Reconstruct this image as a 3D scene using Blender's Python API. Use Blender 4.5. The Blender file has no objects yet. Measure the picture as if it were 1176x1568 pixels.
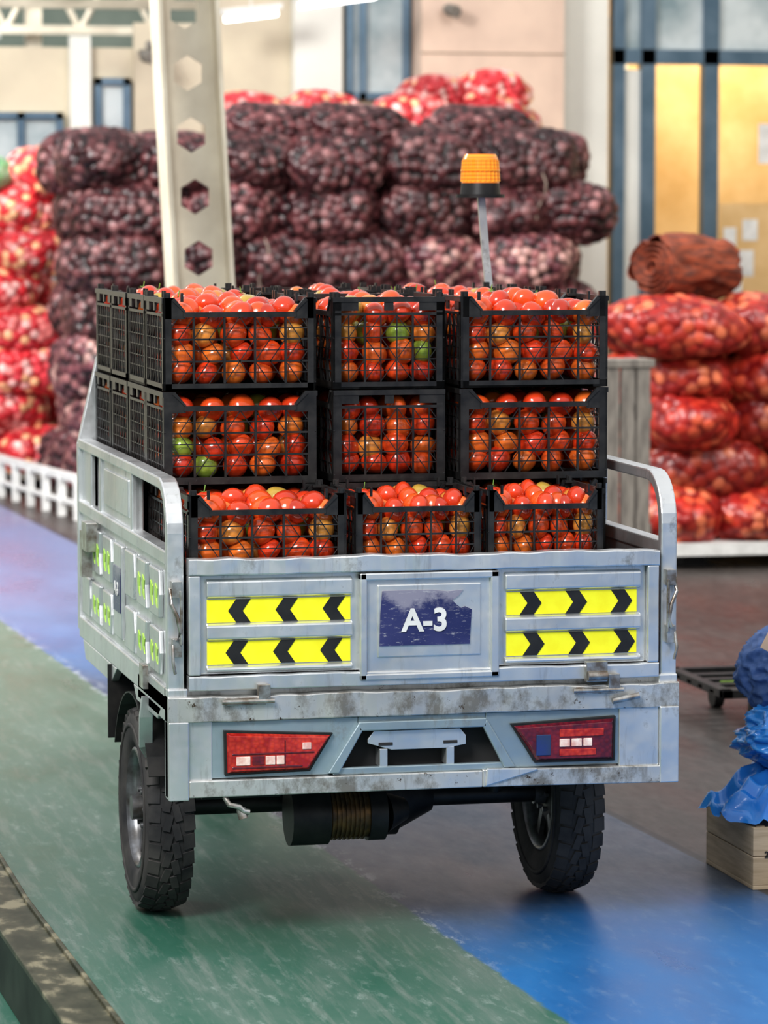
import bpy, bmesh, math, random
from mathutils import Vector, Matrix, Quaternion, noise
from mathutils.kdtree import KDTree
random.seed(7)
R=math.radians
scene=bpy.context.scene

# ---------------------------------------------------------------- materials
def newmat(name):
    m=bpy.data.materials.new(name); m.use_nodes=True
    nt=m.node_tree; b=nt.nodes['Principled BSDF']; return m,nt,b
def N(nt,t,**k):
    n=nt.nodes.new(t)
    for a,v in k.items(): setattr(n,a,v)
    return n
def noise_node(nt,scale,detail=4,vec=None,stretch=None,rough=.55):
    tc=N(nt,'ShaderNodeTexCoord'); mp=N(nt,'ShaderNodeMapping')
    nt.links.new(tc.outputs['Object'],mp.inputs['Vector'])
    if stretch: mp.inputs['Scale'].default_value=stretch
    n=N(nt,'ShaderNodeTexNoise'); n.inputs['Scale'].default_value=scale; n.inputs['Detail'].default_value=detail
    n.inputs['Roughness'].default_value=rough
    nt.links.new(mp.outputs[0],n.inputs['Vector']); return n
def ramp(nt,src,stops,interp='LINEAR'):
    r=N(nt,'ShaderNodeValToRGB'); r.color_ramp.interpolation=interp
    e=r.color_ramp.elements
    while len(e)<len(stops): e.new(.5)
    for i,(p,c) in enumerate(stops):
        e[i].position=p; e[i].color=(c[0],c[1],c[2],1) if not isinstance(c,(int,float)) else (c,c,c,1)
    nt.links.new(src,r.inputs[0]); return r
def mixc(nt,fac,a,b,mode='MIX'):
    m=N(nt,'ShaderNodeMix',data_type='RGBA',blend_type=mode)
    if isinstance(fac,(int,float)): m.inputs[0].default_value=fac
    else: nt.links.new(fac,m.inputs[0])
    for s,i in ((a,6),(b,7)):
        if isinstance(s,tuple): m.inputs[i].default_value=(s[0],s[1],s[2],1)
        else: nt.links.new(s,m.inputs[i])
    return m.outputs[2]
def math_(nt,op,a,b=None,c=None,clamp=False):
    m=N(nt,'ShaderNodeMath',operation=op); m.use_clamp=clamp
    for i,s in enumerate((a,b,c)):
        if s is None: continue
        if isinstance(s,(int,float)): m.inputs[i].default_value=s
        else: nt.links.new(s,m.inputs[i])
    return m.outputs[0]
def smooth(nt,v,lo,hi):
    m=N(nt,'ShaderNodeMapRange',interpolation_type='SMOOTHSTEP')
    nt.links.new(v,m.inputs[0]); m.inputs[1].default_value=lo; m.inputs[2].default_value=hi
    return m.outputs[0]
def bump(nt,b,src,st=.3,dist=.01):
    n=N(nt,'ShaderNodeBump'); n.inputs['Strength'].default_value=st; n.inputs['Distance'].default_value=dist
    nt.links.new(src,n.inputs['Height']); nt.links.new(n.outputs[0],b.inputs['Normal'])
def simple(name,c,c2=None,scale=8,rough=.5,metal=0,bst=0,stretch=None,coat=0,emit=None,es=0,lo=.35,hi=.65,spec=.5):
    m,nt,b=newmat(name)
    if c2 is None: c2=tuple(x*.8 for x in c)
    n=noise_node(nt,scale,stretch=stretch)
    r=ramp(nt,n.outputs[0],[(lo,c),(hi,c2)])
    nt.links.new(r.outputs[0],b.inputs['Base Color'])
    b.inputs['Roughness'].default_value=rough; b.inputs['Metallic'].default_value=metal
    b.inputs['Coat Weight'].default_value=coat; b.inputs['Specular IOR Level'].default_value=spec
    if bst: bump(nt,b,n.outputs[0],bst)
    if emit:
        b.inputs['Emission Color'].default_value=(*emit,1); b.inputs['Emission Strength'].default_value=es
    return m

def silver_mat(name,base,dirt=.62,rust=.68,metal=.8,smudge=(.25,.24,.22),dk=.9,streak=.45):
    m,nt,b=newmat(name)
    n1=noise_node(nt,2.6,5,rough=.5); c=ramp(nt,n1.outputs[0],[(.3,tuple(x*.80 for x in base)),(.5,base),(.75,tuple(min(1,x*1.12) for x in base))])
    n2=noise_node(nt,9,8,stretch=(1.4,1.4,1.0),rough=.7)
    d=ramp(nt,n2.outputs[0],[(dirt-.06,0),(dirt+.08,dk)])
    c2=mixc(nt,d.outputs[0],c.outputs[0],smudge)
    n5=noise_node(nt,5,9,stretch=(7,7,.8),rough=.7)
    d5=ramp(nt,n5.outputs[0],[(.57,0),(.74,streak)])
    c2=mixc(nt,d5.outputs[0],c2,(.24,.21,.17))
    n3=noise_node(nt,26,8,rough=.75)
    d3=ramp(nt,n3.outputs[0],[(rust-.02,0),(rust+.02,1)])
    c3=mixc(nt,d3.outputs[0],c2,(.08,.05,.03))
    nt.links.new(c3,b.inputs['Base Color'])
    b.inputs['Metallic'].default_value=metal
    rr=ramp(nt,n2.outputs[0],[(.3,.26),(.7,.46)]); nt.links.new(rr.outputs[0],b.inputs['Roughness'])
    n4=noise_node(nt,5,3); bump(nt,b,n4.outputs[0],.45,.02)
    return m
M_sil=silver_mat('silver_paint',(.74,.755,.76),dirt=.66,rust=.72)
M_sild=silver_mat('dirty_silver_paint',(.66,.66,.64),dirt=.56,rust=.63,metal=.65,smudge=(.19,.17,.14),dk=.8,streak=.7)
M_blugrey=silver_mat('blue_grey_paint',(.38,.47,.51),dirt=.62,rust=.73,metal=.6)
M_blk=simple('black_steel',(.012,.012,.013),(.03,.028,.026),20,.45,.3)
M_dark=simple('dark_void',(.02,.02,.022),(.03,.03,.03),6,.8)
M_yel=simple('yellow_reflective_tape',(.98,.95,.03),(.93,.86,.02),30,.35)
M_tapeblk=simple('black_tape',(.010,.010,.012),(.02,.02,.02),20,.5)
M_rub=simple('tyre_rubber',(.026,.026,.028),(.075,.07,.066),9,.8,bst=.1,spec=.3)
M_rim=simple('rim_steel',(.30,.31,.33),(.10,.09,.08),16,.35,.7)
M_chrome=simple('bare_metal',(.6,.6,.58),(.25,.2,.16),30,.3,.8)
def lensmat(name,c1,c2,rough=.12):
    m,nt,b=newmat(name)
    v=N(nt,'ShaderNodeTexVoronoi'); v.inputs['Scale'].default_value=90
    tc=N(nt,'ShaderNodeTexCoord'); nt.links.new(tc.outputs['Object'],v.inputs['Vector'])
    n=noise_node(nt,18,3); s=math_(nt,'ADD',math_(nt,'MULTIPLY',v.outputs[0],.35),math_(nt,'MULTIPLY',n.outputs[0],.75))
    r=ramp(nt,s,[(.3,c2),(.68,c1)]); nt.links.new(r.outputs[0],b.inputs['Base Color'])
    b.inputs['Roughness'].default_value=rough; b.inputs['Coat Weight'].default_value=.4; bump(nt,b,v.outputs[0],.25,.003)
    return m
M_red=lensmat('red_lens',(.34,.012,.010),(.66,.06,.03))
M_dred=lensmat('dark_red_lens',(.09,.008,.02),(.24,.014,.026))
M_wlens=simple('clear_lens',(1,.86,.76),(.75,.42,.36),40,.12,coat=.6)
M_bluelens=simple('blue_lens',(.02,.04,.2),(.03,.05,.1),14,.15,coat=.6)
M_copper=simple('motor_copper',(.26,.14,.05),(.08,.05,.03),30,.4,.6)
M_neon=simple('neon_sticker',(.45,.80,.08),(.5,.75,.15),20,.4)
M_white=simple('white_paint',(.8,.8,.78),(.65,.65,.63),12,.5)
M_seat=simple('seat_vinyl',(.02,.02,.02),(.04,.04,.04),12,.5)
M_blkplast=simple('black_crate_plastic',(.008,.008,.009),(.028,.027,.026),22,.36,coat=.1)
M_wood=simple('pine_wood',(.66,.52,.36),(.48,.36,.23),6,.7,stretch=(1,1,12))
M_greywood=simple('weathered_wood',(.30,.275,.24),(.15,.135,.12),6,.8,stretch=(6,6,1))
M_card=simple('cardboard',(.62,.45,.32),(.52,.37,.26),6,.8)
M_bluebag=simple('blue_plastic',(.02,.20,.66),(.06,.36,.86),5,.2,coat=.4)
M_bluedark=simple('dark_blue_cloth',(.04,.09,.24),(.09,.17,.4),22,.6)
M_amber,nt,b=newmat('amber_lens')
w=N(nt,'ShaderNodeTexWave'); w.inputs['Scale'].default_value=30; w.bands_direction='Z'
tc=N(nt,'ShaderNodeTexCoord'); nt.links.new(tc.outputs['Object'],w.inputs['Vector'])
r_=ramp(nt,w.outputs[0],[(0,(.90,.24,.01)),(1,(1,.45,.03))]); nt.links.new(r_.outputs[0],b.inputs['Base Color'])
b.inputs['Roughness'].default_value=.2; b.inputs['Emission Color'].default_value=(1,.32,.02,1); b.inputs['Emission Strength'].default_value=.15
b.inputs['Coat Weight'].default_value=.5
# sticker plate
M_stick,nt,b=newmat('worn_blue_sticker')
tc=N(nt,'ShaderNodeTexCoord'); sx=N(nt,'ShaderNodeSeparateXYZ'); nt.links.new(tc.outputs['Object'],sx.inputs[0])
n=noise_node(nt,14,8,rough=.7)
v=math_(nt,'ADD',math_(nt,'MULTIPLY',n.outputs[0],.22),sx.outputs[2])
f=math_(nt,'MULTIPLY',smooth(nt,v,.945,.990),.85)
n2=noise_node(nt,5,3)
cb=ramp(nt,n2.outputs[0],[(.4,(.022,.028,.11)),(.65,(.05,.055,.17))])
ns=noise_node(nt,40,9,stretch=(1,1,4),rough=.8); fs_=ramp(nt,ns.outputs[0],[(.57,0),(.64,.8)])
cc=mixc(nt,f,cb.outputs[0],(.30,.29,.36)); cc=mixc(nt,fs_.outputs[0],cc,(.42,.42,.46))
nt.links.new(cc,b.inputs['Base Color']); b.inputs['Roughness'].default_value=.3
# tomatoes
def island_mat(name,stops,rough=.25,coat=.3,interp='LINEAR'):
    m,nt,b=newmat(name); g=N(nt,'ShaderNodeNewGeometry')
    r=ramp(nt,g.outputs['Random Per Island'],stops,interp)
    n=noise_node(nt,16,2); r2=ramp(nt,n.outputs[0],[(.3,.65),(.7,1.1)])
    c=mixc(nt,1,r.outputs[0],r2.outputs[0],'MULTIPLY'); nt.links.new(c,b.inputs['Base Color'])
    b.inputs['Roughness'].default_value=rough; b.inputs['Coat Weight'].default_value=coat
    return m
M_tom=island_mat('tomato_skin',[(0,(.60,.035,.010)),(.35,(.78,.065,.014)),(.62,(.86,.115,.018)),(.82,(.86,.22,.03)),(.965,(.80,.36,.07)),(.98,(.32,.44,.06))],rough=.2,coat=.5)
M_calyx=simple('calyx_green',(.14,.28,.04),(.26,.38,.08),20,.6)
# sacks
def sackmat(name,rough=.4):
    m,nt,b=newmat(name); a=N(nt,'ShaderNodeVertexColor'); a.layer_name='Col'
    oi=N(nt,'ShaderNodeObjectInfo'); rr=ramp(nt,oi.outputs['Random'],[(0,.7),(1,1.3)])
    c=mixc(nt,1,a.outputs[0],rr.outputs[0],'MULTIPLY')
    nt.links.new(c,b.inputs['Base Color']); b.inputs['Roughness'].default_value=rough
    w=noise_node(nt,160,2); bump(nt,b,w.outputs[0],.25,.004)
    return m
M_sack=sackmat('net_sack_onions',.34)
# floor
M_floor,nt,b=newmat('painted_epoxy_floor')
tc=N(nt,'ShaderNodeTexCoord'); sx=N(nt,'ShaderNodeSeparateXYZ'); nt.links.new(tc.outputs['Object'],sx.inputs[0])
X,Y=sx.outputs[0],sx.outputs[1]
xl=math_(nt,'ADD',X,math_(nt,'MULTIPLY',math_(nt,'ADD',Y,.84),.048))
ne=noise_node(nt,9,5); xe=math_(nt,'ADD',xl,math_(nt,'MULTIPLY',math_(nt,'SUBTRACT',ne.outputs[0],.5),.035))
mblue=smooth(nt,xe,.755,.772)
nw=noise_node(nt,1.1,8,stretch=(1.8,.7,1),rough=.62); nf=noise_node(nt,9,10,stretch=(2.6,.8,1),rough=.75)
ns=noise_node(nt,5,8,stretch=(4.5,.35,1),rough=.7)      # long tyre streaks
g1=ramp(nt,nw.outputs[0],[(.33,(.022,.13,.080)),(.5,(.05,.155,.112)),(.68,(.12,.19,.16))])
g2=ramp(nt,nf.outputs[0],[(.54,0),(.70,.8)]); g3=ramp(nt,ns.outputs[0],[(.50,0),(.68,.6)])
gmask=smooth(nt,nw.outputs[0],.38,.58)
green=mixc(nt,math_(nt,'MULTIPLY',g2.outputs[0],math_(nt,'ADD',math_(nt,'MULTIPLY',gmask,.8),.2)),g1.outputs[0],(.34,.41,.38))
green=mixc(nt,g3.outputs[0],green,(.24,.28,.255))
b1=ramp(nt,nw.outputs[0],[(.35,(.010,.115,.34)),(.65,(.025,.18,.45))])
blue=mixc(nt,math_(nt,'MULTIPLY',g2.outputs[0],.35),b1.outputs[0],(.28,.39,.52))
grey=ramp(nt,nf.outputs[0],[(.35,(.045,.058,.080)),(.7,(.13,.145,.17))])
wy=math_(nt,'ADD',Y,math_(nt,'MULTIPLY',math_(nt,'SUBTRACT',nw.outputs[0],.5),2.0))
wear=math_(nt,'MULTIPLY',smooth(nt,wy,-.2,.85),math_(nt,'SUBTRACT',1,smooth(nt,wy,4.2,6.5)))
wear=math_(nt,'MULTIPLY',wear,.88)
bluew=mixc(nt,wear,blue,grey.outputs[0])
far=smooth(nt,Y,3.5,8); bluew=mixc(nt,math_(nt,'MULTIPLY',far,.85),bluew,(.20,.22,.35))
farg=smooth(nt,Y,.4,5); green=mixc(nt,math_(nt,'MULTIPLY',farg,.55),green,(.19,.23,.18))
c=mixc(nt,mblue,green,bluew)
brown=ramp(nt,nf.outputs[0],[(.35,(.04,.034,.031)),(.7,(.095,.083,.077))])
mr=smooth(nt,xe,1.74,1.78)
mr=math_(nt,'MULTIPLY',mr,smooth(nt,wy,-.1,.7))
c=mixc(nt,mr,c,brown.outputs[0])
gr=math_(nt,'MULTIPLY',smooth(nt,xl,1.735,1.745),math_(nt,'SUBTRACT',1,smooth(nt,xl,1.765,1.775)))
c=mixc(nt,math_(nt,'MULTIPLY',gr,.8),c,(.02,.018,.016))
edge_glare=math_(nt,'MULTIPLY',smooth(nt,xe,.73,.76),math_(nt,'SUBTRACT',1,smooth(nt,xe,.765,.82)))  # whitish glare along the paint edge, painted into the floor colour
edge_glare=math_(nt,'MULTIPLY',edge_glare,math_(nt,'MULTIPLY',smooth(nt,nf.outputs[0],.50,.60),smooth(nt,Y,-.5,.1))); c=mixc(nt,math_(nt,'MULTIPLY',edge_glare,.65),c,(.45,.50,.55))
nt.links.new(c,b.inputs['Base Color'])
rr=ramp(nt,nw.outputs[0],[(.35,.26),(.65,.48)]); nt.links.new(rr.outputs[0],b.inputs['Roughness'])
bump(nt,b,nf.outputs[0],.08,.01)

# ---------------------------------------------------------------- mesh builder
class MB:
    def __init__(s): s.v=[];s.f=[];s.m=[];s.s=[]
    def add(s,vs,fs,mat=0,sm=False):
        o=len(s.v); s.v+= [tuple(v) for v in vs]
        for f in fs: s.f.append([i+o for i in f]); s.m.append(mat); s.s.append(sm)
    def box(s,c,d,mat=0,rot=None):
        vs=[Vector((x*d[0]/2,y*d[1]/2,z*d[2]/2)) for x in(-1,1) for y in(-1,1) for z in(-1,1)]
        if rot is not None: vs=[rot@v for v in vs]
        vs=[v+Vector(c) for v in vs]
        s.add(vs,[(0,1,3,2),(4,6,7,5),(0,4,5,1),(2,3,7,6),(0,2,6,4),(1,5,7,3)],mat)
    def bx(s,x0,x1,y0,y1,z0,z1,mat=0): s.box(((x0+x1)/2,(y0+y1)/2,(z0+z1)/2),(x1-x0,y1-y0,z1-z0),mat)
    def cyl(s,p,q,r,mat=0,n=18,r2=None):
        p,q=Vector(p),Vector(q); a=(q-p).normalized()
        u=a.orthogonal().normalized(); w=a.cross(u); r2=r if r2 is None else r2
        vs=[p+(u*math.cos(2*math.pi*i/n)+w*math.sin(2*math.pi*i/n))*r for i in range(n)]+[q+(u*math.cos(2*math.pi*i/n)+w*math.sin(2*math.pi*i/n))*r2 for i in range(n)]
        s.add(vs,[(i,(i+1)%n,n+(i+1)%n,n+i) for i in range(n)],mat,True)
        s.add(vs[:n],[tuple(range(n))],mat); s.add(vs[n:],[tuple(range(n))],mat)
    def tube(s,path,r,mat=0,n=10,up=(0,0,1),rect=None):
        P=[Vector(p) for p in path]; rings=[]
        for i,p in enumerate(P):
            t=(P[min(i+1,len(P)-1)]-P[max(i-1,0)]).normalized()
            if rect:
                sd=Vector(up); sd=(sd-t*sd.dot(t)).normalized(); w=t.cross(sd)
                a,b_=rect
                rings.append([p+sd*a/2+w*b_/2,p+sd*a/2-w*b_/2,p-sd*a/2-w*b_/2,p-sd*a/2+w*b_/2])
            else:
                u=Vector(up)
                if abs(u.dot(t))>.95: u=Vector((1,0,0)) if abs(t.x)<.9 else Vector((0,1,0))
                u=(u-t*u.dot(t)).normalized(); w=t.cross(u)
                rings.append([p+(u*math.cos(2*math.pi*k/n)+w*math.sin(2*math.pi*k/n))*r for k in range(n)])
        k=len(rings[0]); vs=[v for rg in rings for v in rg]; fs=[]
        for i in range(len(rings)-1):
            for j in range(k): fs.append((i*k+j,i*k+(j+1)%k,(i+1)*k+(j+1)%k,(i+1)*k+j))
        s.add(vs,fs,mat,not rect); s.add(rings[0],[tuple(range(k))],mat); s.add(rings[-1],[tuple(range(k))],mat)
    def prism(s,pts,vec,mat=0):
        P=[Vector(p) for p in pts]; n=len(P); V=Vector(vec)
        s.add(P+[p+V for p in P],[tuple(range(n)),tuple(range(2*n-1,n-1,-1))]+[(i,(i+1)%n,n+(i+1)%n,n+i) for i in range(n)],mat)
    def revx(s,prof,c,mat=0,n=40,closed=True):
        vs=[];fs=[];m=len(prof)
        for i in range(n):
            a=2*math.pi*i/n
            for x,r in prof: vs.append((c[0]+x,c[1]+r*math.cos(a),c[2]+r*math.sin(a)))
        for i in range(n):
            for j in range(m if closed else m-1):
                k=(j+1)%m; i2=(i+1)%n
                fs.append((i*m+j,i2*m+j,i2*m+k,i*m+k))
        s.add(vs,fs,mat,True)
    def mesh(s,name,mats):
        me=bpy.data.meshes.new(name); me.from_pydata(s.v,[],s.f)
        for m in mats: me.materials.append(m)
        me.polygons.foreach_set('material_index',s.m); me.polygons.foreach_set('use_smooth',s.s)
        bm=bmesh.new(); bm.from_mesh(me); bmesh.ops.recalc_face_normals(bm,faces=bm.faces); bm.to_mesh(me); bm.free()
        return me
    def obj(s,name,mats,parent=None,bevel=0):
        return mkobj(name,s.mesh(name,mats),parent,bevel)
def mkobj(name,me,parent=None,bevel=0,loc=(0,0,0),rot=(0,0,0),scale=(1,1,1)):
    o=bpy.data.objects.new(name,me); scene.collection.objects.link(o)
    o.location=loc; o.rotation_euler=rot; o.scale=scale
    if parent: o.parent=parent
    if bevel:
        m=o.modifiers.new('b','BEVEL'); m.width=bevel; m.segments=2; m.limit_method='ANGLE'; m.angle_limit=R(40)
    return o
def empty(name,loc=(0,0,0)):
    e=bpy.data.objects.new(name,None); scene.collection.objects.link(e); e.location=loc; e.empty_display_size=.1; return e

# ---------------------------------------------------------------- floor
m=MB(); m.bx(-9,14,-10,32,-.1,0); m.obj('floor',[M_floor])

# ---------------------------------------------------------------- CARGO TRICYCLE
T=empty('cargo_tricycle')
W=1.3; L=1.58
# bed floor + chassis
m=MB()
m.bx(.03,W-.03,.03,L,.636,.654,0)
for x in(.35,.95): m.bx(x-.03,x+.03,.04,2.6,.56,.636,1)
for y in(.3,.8,1.3): m.bx(.05,W-.05,y-.02,y+.02,.60,.640,1)
m.obj('bed_floor',[M_sild,M_blk],T,.002)
# tailgate
m=MB()
x0,x1=.052,1.248
def wob(x,k): return .0015*math.sin(x*13+k)+.0010*math.sin(x*37+2*k)+.0008*math.sin(x*71+3*k)
def bentrail(z,h,y0,y1,xa,xb,mat=0,amp=1,k=0):
    n=60; rings=[]
    for i in range(n+1):
        x=xa+(xb-xa)*i/n; dz=wob(x,k)*amp; dy=wob(x,k+2)*amp
        rings.append([(x,y0+dy,z-h/2+dz*.4),(x,y1,z-h/2+dz*.4),(x,y1,z+h/2+dz),(x,y0+dy,z+h/2+dz)])
    vs=[v for r_ in rings for v in r_]; fs=[]
    for i in range(n):
        for j in range(4): fs.append((i*4+j,i*4+(j+1)%4,(i+1)*4+(j+1)%4,(i+1)*4+j))
    m.add(vs,fs,mat); m.add(rings[0],[(0,1,2,3)],mat); m.add(rings[-1],[(0,1,2,3)],mat)
bentrail(.957,.040,-.012,.03,x0,x1,0,1.2,1)
bentrail(.672,.036,-.008,.03,x0,x1,0,.6,3)
m.bx(x0,x0+.03,-.008,.03,.692,.937); m.bx(x1-.03,x1,-.008,.03,.692,.937)
m.bx(x0+.03,x1-.03,.012,.02,.692,.937)     # back sheet
for a,b_ in((x0+.045,.462),(.850,x1-.045)):
    for z0,z1 in((.697,.712),(.776,.816),(.880,.925)):
        m.prism([(a,.012,z0-.003),(a,-.002,z0+.004),(a,-.002,z1-.004),(a,.012,z1+.003)],(b_-a,0,0))
# centre embossed frame
a,b_,c0,c1=.478,.832,.668,.934
for q in((a,b_,c1-.018,c1),(a,b_,c0,c0+.016),):
    m.bx(q[0],q[1],-.014,.012,q[2],q[3])
for q in((a,a+.018),(b_-.022,b_)): m.bx(q[0],q[1],-.014,.012,c0,c1)
m.bx(a+.018,b_-.02,-.001,.012,c0,c1)
m.bx(a+.045,b_-.045,-.005,.012,c0+.055,c1-.03)
m.obj('tailgate',[M_sil],T,.0035)
# reflective tape chevrons
m=MB()
for (a,b_,sg) in((.100,.458,-1),(.856,1.194,1)):
    for z0,z1 in((.716,.773),(.819,.876)):
        m.bx(a,b_,.0095,.0125,z0,z1,0)
        zc=(z0+z1)/2; n=3; step=.118; th=.036
        for k in range(n):
            sh=.008 if z0<.8 else 0
            if sg<0:
                t0=a+.052+k*step-sh*0.8; pts=[(t0,zc),(t0+.020,z1),(t0+.020+th,z1),(t0+th,zc),(t0+.020+th,z0),(t0+.020,z0)]
            else:
                t0=b_-.012-k*step+sh; pts=[(t0,zc),(t0-.020,z1),(t0-.020-th,z1),(t0-th,zc),(t0-.020-th,z0),(t0-.020,z0)]
            pts=[(max(min(x,b_),a),z) for x,z in pts]
            m.prism([(x,.0078,z) for x,z in pts],(0,.003,0),1)
m.obj('chevron_reflective_tape',[M_yel,M_tapeblk],T)
# number plate sticker + text
m=MB(); m.prism([(.528,-.0085,.752),(.757,-.0085,.752),(.762,-.0085,.838),(.745,-.0085,.846),(.735,-.0085,.842),(.722,-.0085,.852),(.712,-.0085,.862),(.728,-.0085,.872),(.740,-.0085,.887),(.70,-.0085,.884),(.66,-.0085,.889),(.535,-.0085,.889),(.530,-.0085,.83)],(0,.004,0)); m.obj('number_sticker',[M_stick],T)
def text(name,s,size,loc,rot,mat,parent,bold=.0):
    cu=bpy.data.curves.new(name,'FONT'); cu.body=s; cu.size=size; cu.extrude=.001; cu.align_x='CENTER'; cu.align_y='CENTER'; cu.offset=bold
    o=bpy.data.objects.new(name,cu); scene.collection.objects.link(o)
    bpy.context.view_layer.update()
    me=bpy.data.meshes.new_from_object(o); bpy.data.objects.remove(o)
    me.materials.clear(); me.materials.append(mat)
    return mkobj(name,me,parent,loc=loc,rot=rot)
text('number_text','A-3',.078,(.643,-.0105,.812),(R(90),0,0),M_white,T,.0022)
# corner posts + side panels + curved rails
for side in(0,1):
    X0=.0 if side==0 else W-.05; s=1 if side==0 else -1
    xo=0 if side==0 else W       # outer plane
    m=MB()
    m.bx(X0,X0+.05,0,.05,.388,.66)                     # lower corner post
    xc=xo+s*.022
    pth=[(xc,.022,.64),(xc,.022,1.04)]
    for k in range(1,9):
        a=k/8*math.pi/2; pth.append((xc,.022+.115*(1-math.cos(a)),1.04+.115*math.sin(a)))
    pth+=[(xc,.6,1.157),(xc,1.1,1.157),(xc,L,1.157)]
    m.tube(pth,.02,0,up=(1,0,0),rect=(.042,.028))
    m.bx(xo if side==0 else xo-.04,xo+.04 if side==0 else xo,.03,L,.96,.995)   # mid rail
    m.bx(xo if side==0 else xo-.04,xo+.04 if side==0 else xo,.03,L,.60,.66)    # bottom rail
    m.bx(xc-.012,xc+.012,.05,L,.655,.965)                                     # sheet
    for y in(.60,1.17,1.36): m.bx(xc-.016,xc+.016,y,y+.03,.99,1.15)
    m.bx(xc-.008,xc+.008,.60,1.20,.99,1.15); m.bx(xc-.008,xc+.008,1.36,L,.99,1.15)
    m.bx(xc-.014,xc+.014,.68,1.12,1.02,1.12)
    for k in range(7):
        y=.12+k*.205
        px=xc-s*.012
        for z0,z1 in((.68,.79),(.82,.94)):
            if k==3: continue
            d=.03 if (k%2) else -.03
            m.prism([(px,y,z0),(px,y+.15,z0),(px,y+.15+d*.4,(z0+z1)/2),(px,y+.15,z1),(px,y,z1),(px,y+d*.4,(z0+z1)/2)],(-s*.012,0,0))
    m.prism([(xc-s*.012,.74,.69),(xc-s*.012,.88,.69),(xc-s*.012,.88,.94),(xc-s*.012,.74,.94)],(-s*.012,0,0))
    m.obj('side_panel_%d'%(side+1),[M_sil],T,.004)
    m=MB()
    for k in(0,1,4,5):
        y=.13+k*.205; px=xc-s*.0245
        for z0,z1 in((.705,.755),(.845,.905)):
            for q in(0,1): m.prism([(px,y+q*.07,z0),(px,y+q*.07+.03,z0+.012),(px,y+q*.07+.04,(z0+z1)/2+.006),(px,y+q*.07+.03,z1),(px,y+q*.07,z1-.012),(px,y+q*.07+.01,(z0+z1)/2-.006)],(-s*.002,0,0))
    m.obj('side_stickers_%d'%(side+1),[M_neon],T)
    m=MB(); px=xc-s*.0245
    m.prism([(px,.75,.76),(px,.87,.76),(px,.87,.88),(px,.75,.88)],(-s*.002,0,0)); m.obj('side_number_plate_%d'%(side+1),[M_stick],T)
text('side_number_text','A-3',.05,(-.006,.81,.82),(R(90),0,R(-90)),M_white,T,.001)
# headboard
m=MB()
m.bx(0,W,L,L+.03,.62,1.16)
for s,xo in((1,0),(-1,W)):
    m.prism([(xo,L-.005,1.16),(xo+s*.10,L-.005,1.16),(xo+s*.10,L-.005,1.40),(xo+s*.085,L-.005,1.46),(xo+s*.055,L-.005,1.40)],(0,.03,0))
m.cyl((.08,L+.012,1.425),(W-.08,L+.012,1.425),.012)
for x in(.35,.65,.95): m.cyl((x,L+.015,1.15),(x,L+.015,1.42),.010)
m.obj('headboard',[M_sil],T,.003)
# rear bumper frame
m=MB()
bentrail(.609,.062,-.014,.04,0,W,1,1.0,2)
m.bx(0.05,.79,-.014,.036,.392,.434,1); 
m.prism([(.79,-.014,.392),(.79,-.014,.436),(W,-.014,.430),(W,-.014,.386)],(0,.05,0),1)
m.prism([(.795,-.02,.394),(.80,-.02,.440),(.93,-.02,.436),(.93,-.02,.430)],(0,.01,0),0)
m.bx(0,.05,-.016,.04,.386,.580,0); m.bx(W-.05,W,-.016,.04,.386,.580,0)
m.bx(.05,.11,-.002,.02,.43,.58,0); m.bx(1.145,W-.05,-.006,.02,.43,.58,0)
m.bx(0,.05,.04,L*.3,.575,.64,0); m.bx(W-.05,W,.04,L*.3,.575,.64,0)
m.obj('bumper_frame',[M_sil,M_sild],T,.004)
m=MB()   # blue-grey lamp panel with central recess
top,bot=.578,.436
m.prism([(.105,0,bot),(.405,0,bot),(.475,0,.556),(.475,0,top),(.105,0,top)],(0,.015,0))
m.prism([(1.15,0,bot),(.87,0,bot),(.80,0,.556),(.80,0,top),(1.15,0,top)],(0,.015,0))
m.bx(.475,.80,0,.015,.552,top)
m.prism([(.395,-.014,.44),(.425,-.014,.44),(.485,-.014,.545),(.475,-.014,.565)],(0,.015,0))
m.prism([(.875,-.014,.44),(.845,-.014,.44),(.79,-.014,.545),(.80,-.014,.565)],(0,.015,0))
m.bx(.475,.80,-.014,.002,.543,.566)
m.bx(.41,.86,-.004,.012,.434,.452)
m.obj('lamp_panel',[M_blugrey],T,.003)
m=MB(); m.bx(.38,.90,.05,.06,.43,.58,0); m.obj('recess_back',[M_dark],T)
m=MB()
m.prism([(.50,.0,.520),(.515,0,.54),(.735,0,.54),(.75,0,.522),(.75,0,.50),(.70,0,.492),(.56,0,.492),(.50,0,.51)],(0,.008,0))
m.bx(.53,.55,.0,.05,.45,.495); m.bx(.70,.72,.0,.05,.45,.495)
for x in(.545,.71): m.bx(x-.018,x+.018,-.002,.0,.503,.511,1)
m.obj('plate_bracket',[M_sil,M_dark],T,.002)
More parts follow.
